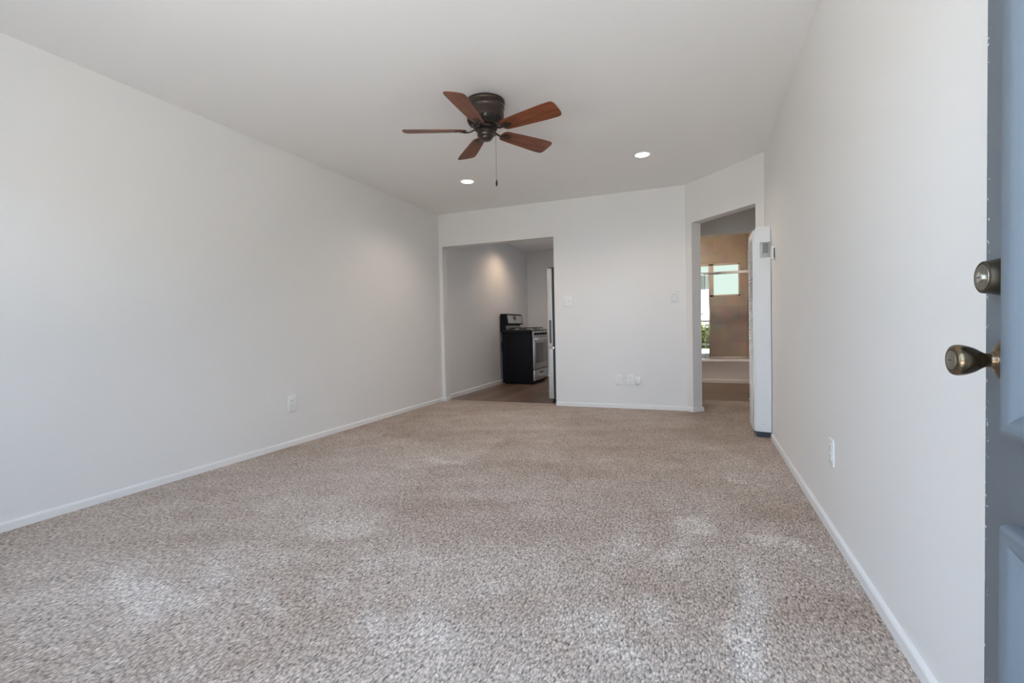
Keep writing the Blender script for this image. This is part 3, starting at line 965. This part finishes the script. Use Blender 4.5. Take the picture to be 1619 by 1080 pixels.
# ------------------------------------------------------------------ wall heater
def build_heater():
    x0, x1, y0, y1 = .402, XR - .004, 4.333, 4.705
    root = empty('wall_heater', 'tall narrow white gas wall heater standing against the right wall by the doorway', 'heater', ((x0 + x1) / 2, (y0 + y1) / 2, 0))

    def part(name, bm, m, par=root, **k):
        o = link(name, bm, m, **k)
        o.parent = par
        o.matrix_parent_inverse = Matrix.Translation(-Vector(root.location)) if par is root else Matrix.Identity(4)
        return o
    bm = bmesh.new()                              # cabinet: chamfered top front
    prof = [(x0 + .012, .056), (x1, .050), (x1, 1.708), (x0 + .034, 1.714), (x0 + .026, 1.708), (x0 + .012, 1.686)]
    prism(bm, [(x, y0, z) for x, z in prof], (0, y1 - y0, 0))
    bmesh.ops.bevel(bm, geom=bm.edges[:], offset=.0025, segments=2, affect='EDGES')
    part('cabinet', bm, M_HEATER)
    bm = bmesh.new()                              # front cover standing a little proud
    box(bm, (x0, y0 - .0005, .060), (x0 + .013, y0 + .030, 1.684), .002)
    box(bm, (x0, y1 - .030, .060), (x0 + .013, y1 - .006, 1.684), .002)
    box(bm, (x0, y0 - .0003, 1.640), (x0 + .013, y1 - .006, 1.684), .002)
    box(bm, (x0, y0 - .0003, .060), (x0 + .013, y1 - .006, .40), .002)
    part('front_panel', bm, M_HEATER)
    bm = bmesh.new()                              # louvred grille
    n = 62
    for i in range(n):
        z = .41 + (1.63 - .41) * i / (n - 1)
        prism(bm, [(x0 - .003, y0 + .02, z), (x0 + .012, y0 + .02, z + .010), (x0 + .013, y0 + .02, z + .008), (x0 - .002, y0 + .02, z - .002)], (0, y1 - y0 - .04, 0))
    part('louvre_grille', bm, M_HEATER)
    bm = bmesh.new(); box(bm, (x0 + .0125, y0 + .02, .40), (x0 + .0145, y1 - .02, 1.64)); part('grille_back', bm, M_HEATDARK)
    bm = bmesh.new(); box(bm, (.454, y0 - .0015, 1.462), (.528, y0 + .001, 1.586), .0008); rp = part('rating_plate', bm, M_FOIL)
    bm = bmesh.new()
    box(bm, (.473, y0 - .0022, 1.497), (.513, y0 - .001, 1.577), .0003)
    part('plate_panel', bm, mat('plate_dark_print', (.22, .23, .225), .5, .2))
    bm = bmesh.new(); box(bm, (x0 + .030, y0 + .05, 0.0), (x1, y1 - .02, .060)); part('base', bm, M_HEATDARK)
    bm = bmesh.new(); tube(bm, [(x0 + .006, y0 + .016, .318), (x0 - .012, y0 + .010, .319), (x0 - .034, y0 + .006, .320)], [.005, .006, .0065], 12)
    lv = part('control_lever', bm, mat('ivory_lever', (.8, .74, .62), .4))
    tag(lv, 'ivory control lever')
    for z in (.12, 1.60):
        bm = bmesh.new(); lathe(bm, [(.005, 0), (.0045, .0018), (.002, .0028), (0, .003)], 14, Matrix.Translation((.47, y0 - .0002, z)) @ Matrix.Rotation(PI / 2, 4, 'X'), cap0=False)
        part('screw', bm, M_CHROME)


build_heater()


# ------------------------------------------------------------------ stove
def part_of(root):
    def part(name, bm, m, par=None, **k):
        o = link(name, bm, m, **k)
        o.parent = par or root
        o.matrix_parent_inverse = Matrix.Translation(-Vector(root.location)) if par is None else Matrix.Identity(4)
        return o
    return part


def build_stove():
    x0, x1, y0, y1 = XL + .015, -2.590, 7.50, 8.262
    root = empty('gas_stove', 'black and stainless gas range against the kitchen wall', 'stove', ((x0 + x1) / 2, (y0 + y1) / 2, 0))
    part = part_of(root)
    bm = bmesh.new()
    box(bm, (x0 + .03, y0, .018), (x1, y1, .885), .004)
    part('body', bm, M_BLACK)
    bm = bmesh.new()                              # pressed rim of the side panel
    box(bm, (x0 + .03, y0 - .003, .05), (x0 + .075, y0 + .002, .87), .001)
    box(bm, (x1 - .03, y0 - .003, .05), (x1, y0 + .002, .87), .001)
    box(bm, (x0 + .03, y0 - .003, .84), (x1, y0 + .002, .87), .001)
    part('side_trim', bm, M_BLACK)
    for fx in (x0 + .07, x1 - .05):
        for fy in (y0 + .05, y1 - .05):
            bm = bmesh.new(); lathe(bm, [(.022, 0), (.022, .012), (.014, .014), (.014, .034), (0, .034)], 20, Matrix.Translation((fx, fy, 0))); part('leg', bm, M_BLACK)
    bm = bmesh.new()
    box(bm, (x0 + .03, y0 - .006, .882), (x1 + .016, y1 + .006, .912), .006)
    part('cooktop', bm, M_BLACKGL)
    bm = bmesh.new(); box(bm, (x1 - .10, y0 - .006, .909), (x1 + .018, y1 + .006, .914), .002); part('cooktop_trim', bm, M_STEEL)
    for cy in (y0 + .20, (y0 + y1) / 2, y1 - .20):
        bm = bmesh.new()
        gx0, gx1, w = x0 + .13, x1 - .03, .115
        for yy in (cy - w, cy + w):
            tube(bm, [(gx0, yy, .940), (gx1, yy, .940)], .006, 8)
        for q in range(5):
            xx = gx0 + (gx1 - gx0) * q / 4
            tube(bm, [(xx, cy - w, .914), (xx, cy - w, .940), (xx, cy - w * .25, .945), (xx, cy + w * .25, .945), (xx, cy + w, .940), (xx, cy + w, .914)], .005, 8)
        part('burner_grate', bm, M_IRON)
    for bx in (x0 + .22, x1 - .14):
        for by in (y0 + .20, y1 - .20):
            bm = bmesh.new(); lathe(bm, [(.048, .911), (.048, .918), (.040, .922), (.040, .930), (.036, .934), (0, .934)], 32, Matrix.Translation((bx, by, 0)))
            part('burner', bm, M_STEEL)
    # backguard: lower band, overhanging control panel
    bm = bmesh.new()
    prism(bm, [(x0, y0 + .005, .885), (x0 + .10, y0 + .005, .885), (x0 + .085, y0 + .005, .985), (x0 + .075, y0 + .005, 1.00), (x0 + .075, y0 + .005, 1.165), (x0, y0 + .005, 1.165)], (0, y1 - y0 - .01, 0))
    bg_ = part('backguard', bm, M_BLACK)
    bm = bmesh.new()
    prism(bm, [(x0 + .084, y0 + .03, .925), (x0 + .103, y0 + .03, .915), (x0 + .094, y0 + .03, .985), (x0 + .084, y0 + .03, .985)], (0, y1 - y0 - .06, 0))
    part('oven_vent_band', bm, mat('vent_band_steel', (.30, .32, .30), .3, .7))
    bm = bmesh.new()
    prism(bm, [(x0, y0, 1.005), (x0 + .135, y0, 1.005), (x0 + .110, y0, 1.178), (x0 + .095, y0, 1.188), (x0, y0, 1.188)], (0, y1 - y0, 0))
    bmesh.ops.bevel(bm, geom=bm.edges[:], offset=.006, segments=2, affect='EDGES')
    cp = part('control_panel', bm, M_BLACK)
    sl = Vector((-.025, 0, .173)).normalized(); nn = Vector((.173, 0, .025)).normalized()
    def slab(a, b, z0, z1, t, name, m, par):
        bm = bmesh.new()
        o = Vector((x0 + .135, 0, 1.005))
        pts = [o + sl * z0 + Vector((0, a, 0)), o + sl * z0 + Vector((0, b, 0)), o + sl * z1 + Vector((0, b, 0)), o + sl * z1 + Vector((0, a, 0))]
        prism(bm, [p + nn * (t - .002) for p in pts], nn * .002)
        ob = part(name, bm, m)
        return ob
    slab(y0 + .045, y1 - .03, .022, .158, .002, 'panel_facing', M_STEEL, cp)
    slab(y0 + .30, y0 + .43, .085, .150, .0036, 'clock_display', M_BLACKGL, cp)
    for dy in (.335, .365, .395):
        slab(y0 + dy - .008, y0 + dy + .008, .060, .072, .0034, 'clock_button', M_BLACK, cp)
    # front: knob panel, oven door, drawer
    bm = bmesh.new()
    prism(bm, [(x1, y0, .785), (x1 + .020, y0, .785), (x1 + .006, y0, .885), (x1, y0, .885)], (0, y1 - y0, 0)); part('knob_panel', bm, M_STEEL)
    for k in range(5):
        ky = y0 + .10 + k * (y1 - y0 - .20) / 4
        R = Matrix.Translation((x1 + .012, ky, .835)) @ Matrix.Rotation(PI / 2 - .14, 4, 'Y')
        bm = bmesh.new(); lathe(bm, [(.024, 0), (.024, .006), (.020, .008), (.0185, .030), (.016, .033), (0, .033)], 24, R); kn = part('control_knob', bm, M_BLACK)
    bm = bmesh.new(); box(bm, (x1 + .001, y0 + .004, .245), (x1 + .030, y1 - .004, .778), .004); part('oven_door', bm, M_STEEL)
    bm = bmesh.new(); box(bm, (x1 + .028, y0 + .085, .345), (x1 + .0315, y1 - .085, .690), .001); part('oven_window', bm, M_OVENGL)
    bm = bmesh.new()
    tube(bm, [(x1 + .028, y0 + .06, .735), (x1 + .062, y0 + .065, .738), (x1 + .066, y0 + .09, .738), (x1 + .066, y1 - .09, .738), (x1 + .062, y1 - .065, .738), (x1 + .028, y1 - .06, .735)], .010, 12)
    part('oven_handle', bm, M_STEEL)
    bm = bmesh.new(); box(bm, (x1 + .001, y0 + .004, .055), (x1 + .028, y1 - .004, .232), .004); part('storage_drawer', bm, M_STEEL)
    bm = bmesh.new(); box(bm, (x1 + .027, (y0 + y1) / 2 - .09, .165), (x1 + .0295, (y0 + y1) / 2 + .09, .190), .001); part('drawer_pull', bm, M_SLOT)
    bm = bmesh.new(); box(bm, (x1 + .001, y0 + .004, .233), (x1 + .014, y1 - .004, .244)); part('drawer_gap', bm, M_SLOT)
    # flexible gas hose behind the body
    bm = bmesh.new()
    tube(bm, [(x0 + .004 + .012, y0 + .03, .55 + .04 * i) for i in range(5)], [.010, .011, .010, .011, .010], 10)
    part('gas_hose', bm, M_BLACK)


build_stove()


# ------------------------------------------------------------------ fridge
def build_fridge():
    xf, xb, y0, y1, zt = -1.775, -1.03, 5.735, 6.44, 1.672
    root = empty('refrigerator', 'stainless refrigerator seen edge-on behind the kitchen opening', 'refrigerator', ((xf + xb) / 2, (y0 + y1) / 2, 0))
    part = part_of(root)
    bm = bmesh.new(); box(bm, (xf + .085, y0 + .004, .03), (xb, y1 - .004, zt), .006); part('fridge_body', bm, M_FRSIDE)
    bm = bmesh.new(); box(bm, (xf + .10, y0 + .02, 0), (xb - .02, y1 - .02, .035)); part('kick_base', bm, M_SLOT)
    for name, z0, z1 in (('fresh_food_door', .690, zt + .004), ('freezer_door', .045, .672)):
        bm = bmesh.new()
        box(bm, (xf, y0, z0), (xf + .068, y1, z1), .010, 3)
        d = part(name, bm, M_FRDOOR)
        bm = bmesh.new(); box(bm, (xf + .066, y0 + .012, z0 + .012), (xf + .086, y1 - .012, z1 - .012)); part('door_gasket', bm, M_SLOT)
    bm = bmesh.new(); box(bm, (xf + .022, y0 - .0015, .742), (xf + .048, y0 + .002, 1.030), .001); part('pocket_handle', bm, mat('handle_recess', (.10, .10, .105), .4))
    bm = bmesh.new(); box(bm, (xf + .004, y0 + .02, .670), (xf + .075, y0 + .05, .692), .002); part('hinge_bracket', bm, M_CHROME)
    bm = bmesh.new(); box(bm, (xf + .01, y0 + .01, zt + .001), (xf + .14, y0 + .06, zt + .014), .003); part('hinge_cover', bm, M_SLOT)
    for fy in (y0 + .06, y1 - .06):
        bm = bmesh.new(); lathe(bm, [(.018, 0), (.018, .01), (.01, .012), (.01, .05), (0, .05)], 16, Matrix.Translation((xf + .05, fy, -.002))); part('leg', bm, M_SLOT)


build_fridge()


# ------------------------------------------------------------------ bathroom
def build_tub():
    x0, x1, y0, y1, zt = BX0 + .005, BX1 - .005, 8.25, BY - .005, .375
    root = empty('bathtub', 'white bathtub along the tiled bathroom wall', 'bathtub', ((x0 + x1) / 2, (y0 + y1) / 2, 0))
    part = part_of(root)
    bm = bmesh.new()
    def ring(ix0, iy0, z, r):
        pts = []
        for cx, cy, a0 in ((x1 - ix0 - r, y1 - iy0 - r, 0), (x0 + ix0 + r, y1 - iy0 - r, 90), (x0 + ix0 + r, y0 + iy0 + r, 180), (x1 - ix0 - r, y0 + iy0 + r, 270)):
            for k in range(7):
                a = math.radians(a0 + 15 * k)
                pts.append(bm.verts.new((cx + r * math.cos(a), cy + r * math.sin(a), z)))
        return pts
    prof = [(0, .006, 0, .004), (0, .006, .05, .004), (0, .012, .056, .004), (0, .012, .318, .004), (0, .0, .335, .004), (0, 0, zt - .010, .006), (.006, .006, zt - .002, .008), (.012, .012, zt, .010),
            (.07, .065, zt, .10), (.078, .073, zt - .006, .11), (.09, .085, zt - .05, .12), (.13, .12, .10, .14), (.17, .16, .06, .14)]
    rings = [ring(*p) for p in prof]
    for A, B in zip(rings, rings[1:]):
        n = len(A)
        for i in range(n):
            bm.faces.new([A[i], A[(i + 1) % n], B[(i + 1) % n], B[i]])
    bm.faces.new(rings[-1])
    bm.faces.new(rings[0][::-1])
    part('tub_shell', bm, M_TUB, angle=40)
    bm = bmesh.new(); lathe(bm, [(.03, .0601), (.03, .064), (.02, .066), (0, .066)], 24, Matrix.Translation((x1 - .30, (y0 + y1) / 2, 0))); part('drain', bm, M_CHROME)
    root2 = empty('shower_door', 'clear sliding shower door with metal rails above the bathtub', 'shower door', ((x0 + x1) / 2, y0 + .035, zt))
    part = part_of(root2)
    yc = y0 + .035
    bm = bmesh.new(); box(bm, (x0 + .002, yc - .024, 1.722), (x1 - .002, yc + .024, 1.762), .004); part('top_rail', bm, M_CHROME)
    bm = bmesh.new(); box(bm, (x0 + .002, yc - .022, zt), (x1 - .002, yc + .022, zt + .016), .003); part('bottom_track', bm, M_CHROME)
    bm = bmesh.new(); box(bm, (x1 - .020, yc - .016, zt + .016), (x1 - .002, yc + .016, 1.722), .002); part('wall_jamb', bm, M_CHROME)
    for k, (a, b, dy) in enumerate(((x0 + .06, .150, -.010), (x0 + .02, .085, .010))):
        bm = bmesh.new(); box(bm, (a, yc + dy - .002, zt + .018), (b - .004, yc + dy + .002, 1.720)); gp = part('glass_panel', bm, M_GLASS)
        bm = bmesh.new(); box(bm, (b - .016, yc + dy - .006, zt + .017), (b, yc + dy + .006, 1.721), .002); part('panel_stile', bm, M_CHROME)
    bm = bmesh.new()
    tube(bm, [(-.42, yc - .014, 1.10), (-.42, yc - .045, 1.10), (.05, yc - .045, 1.10), (.05, yc - .014, 1.10)], .008, 10); part('towel_bar', bm, M_CHROME)


build_tub()


def build_bath_window():
    root = empty('window_1', 'small frosted sliding window high in the bathroom tile', None, ((WB0 + WB1) / 2, BY, WBZ0), kind='structure')
    part = part_of(root)
    f = mat('window_frame_tan', (.70, .58, .47), .4)
    bm = bmesh.new()
    y0, y1 = BY - .008, BY + .06
    for lo, hi in (((WB0, y0, WBZ0), (WB0 + .03, y1, WBZ1)), ((WB1 - .03, y0, WBZ0), (WB1, y1, WBZ1)), ((WB0, y0, WBZ0), (WB1, y1, WBZ0 + .03)), ((WB0, y0, WBZ1 - .03), (WB1, y1, WBZ1)),
                   ((.145, y0, WBZ0), (.225, y1, WBZ1))):
        box(bm, lo, hi, .003)
    part('window_frame', bm, f)
    for a, b in ((WB0 + .028, .147), (.223, WB1 - .028)):
        bm = bmesh.new(); box(bm, (a, BY + .028, WBZ0 + .028), (b, BY + .034, WBZ1 - .028)); part('window_pane', bm, M_FROST)


build_bath_window()

root = empty('added_bath_lamp', 'added round lamp, out of view, brightening the bathroom', 'ceiling light', (-0.2, 7.6, H))  # unseen lamp, added to brighten and warm the bathroom
bm = bmesh.new(); lathe(bm, [(.14, 0), (.145, -.012), (.14, -.02), (.13, -.022)], 40); link('added_lamp_base', bm, M_CHROME, root)
bm = bmesh.new(); lathe(bm, [(.132, -.02), (.128, -.04), (.105, -.065), (.06, -.082), (0, -.088)], 40, cap0=False); link('added_lamp_shade', bm, emit('added_lamp_glow', (1.0, .91, .80), 80.0), root)


# ------------------------------------------------------------------ outside the entry (lights the room by bounce, seen mirrored in the shower glass)
bm = bmesh.new(); box(bm, (-14, -4.3, -.25), (14, 0, -.06)); struct('exterior_walkway', bm, M_CONC)
bm = bmesh.new(); box(bm, (-14, -8.0, -.25), (14, -4.3, -.07)); struct('exterior_lawn', bm, M_GRASS)
bm = bmesh.new()
box(bm, (-9, -16, -.2), (9, -12.0, 1.5)); struct('exterior_house', bm, M_STUCCO)
bm = bmesh.new(); box(bm, (-22, -14, -.2), (-5.0, -9.0, 3.6)); struct('exterior_sky_block_left', bm, M_TAN)  # unseen block added to hold sky light off the right wall
bm = bmesh.new(); box(bm, (4.0, -14, -.2), (22, -9.0, 3.6)); struct('exterior_sky_block_right', bm, M_TAN)  # unseen block added to hold sky light off the left wall
bm = bmesh.new(); box(bm, (XL - .6, -.25, H + .121), (3.2, 10.45, H + .26)); struct('exterior_shade_roof', bm, M_STUCCO)  # added roof, unseen; its eave keeps sun out of the kitchen window
root = empty('garden_fence', 'dark railing fence outside the front entry', 'fence', (0, -4.2, -.07))
part = part_of(root)
bm = bmesh.new(); box(bm, (-4, -4.22, 1.02), (4, -4.18, 1.10)); part('fence_rail', bm, M_FENCE)
bm = bmesh.new(); box(bm, (-4, -4.22, .10), (4, -4.18, .16)); part('fence_rail', bm, M_FENCE)
bm = bmesh.new()
for k in range(41):
    box(bm, (-4 + k * .2 - .012, -4.212, -.07), (-4 + k * .2 + .012, -4.188, 1.05))
part('pickets', bm, M_FENCE)
bm = bmesh.new()
box(bm, (-1.5, -5.4, -.07), (1.8, -4.75, .80), .08, mi=1)
for i in range(3200):
    c = Vector((random.uniform(-1.6, 1.9), random.uniform(-4.80, -4.5), random.uniform(-.05, .97)))
    t = bmesh.new(); a = t.verts.new((-.05, 0, 0)); b = t.verts.new((0, .025, .01)); c2 = t.verts.new((.05, 0, 0)); d = t.verts.new((0, -.025, .01)); t.faces.new([a, b, c2, d])
    add(bm, t, 0, Matrix.Translation(c) @ Matrix.Rotation(random.uniform(0, 6), 4, 'Z') @ Matrix.Rotation(random.uniform(-1, 1), 4, 'X') @ Matrix.Scale(1.6, 4))
o = link('hedge', bm, [M_LEAF, mat('hedge_core', (.03, .04, .015), .9)], smooth=False)
tag(o, 'leafy green hedge behind the dark fence outside', 'hedge', kind='stuff')
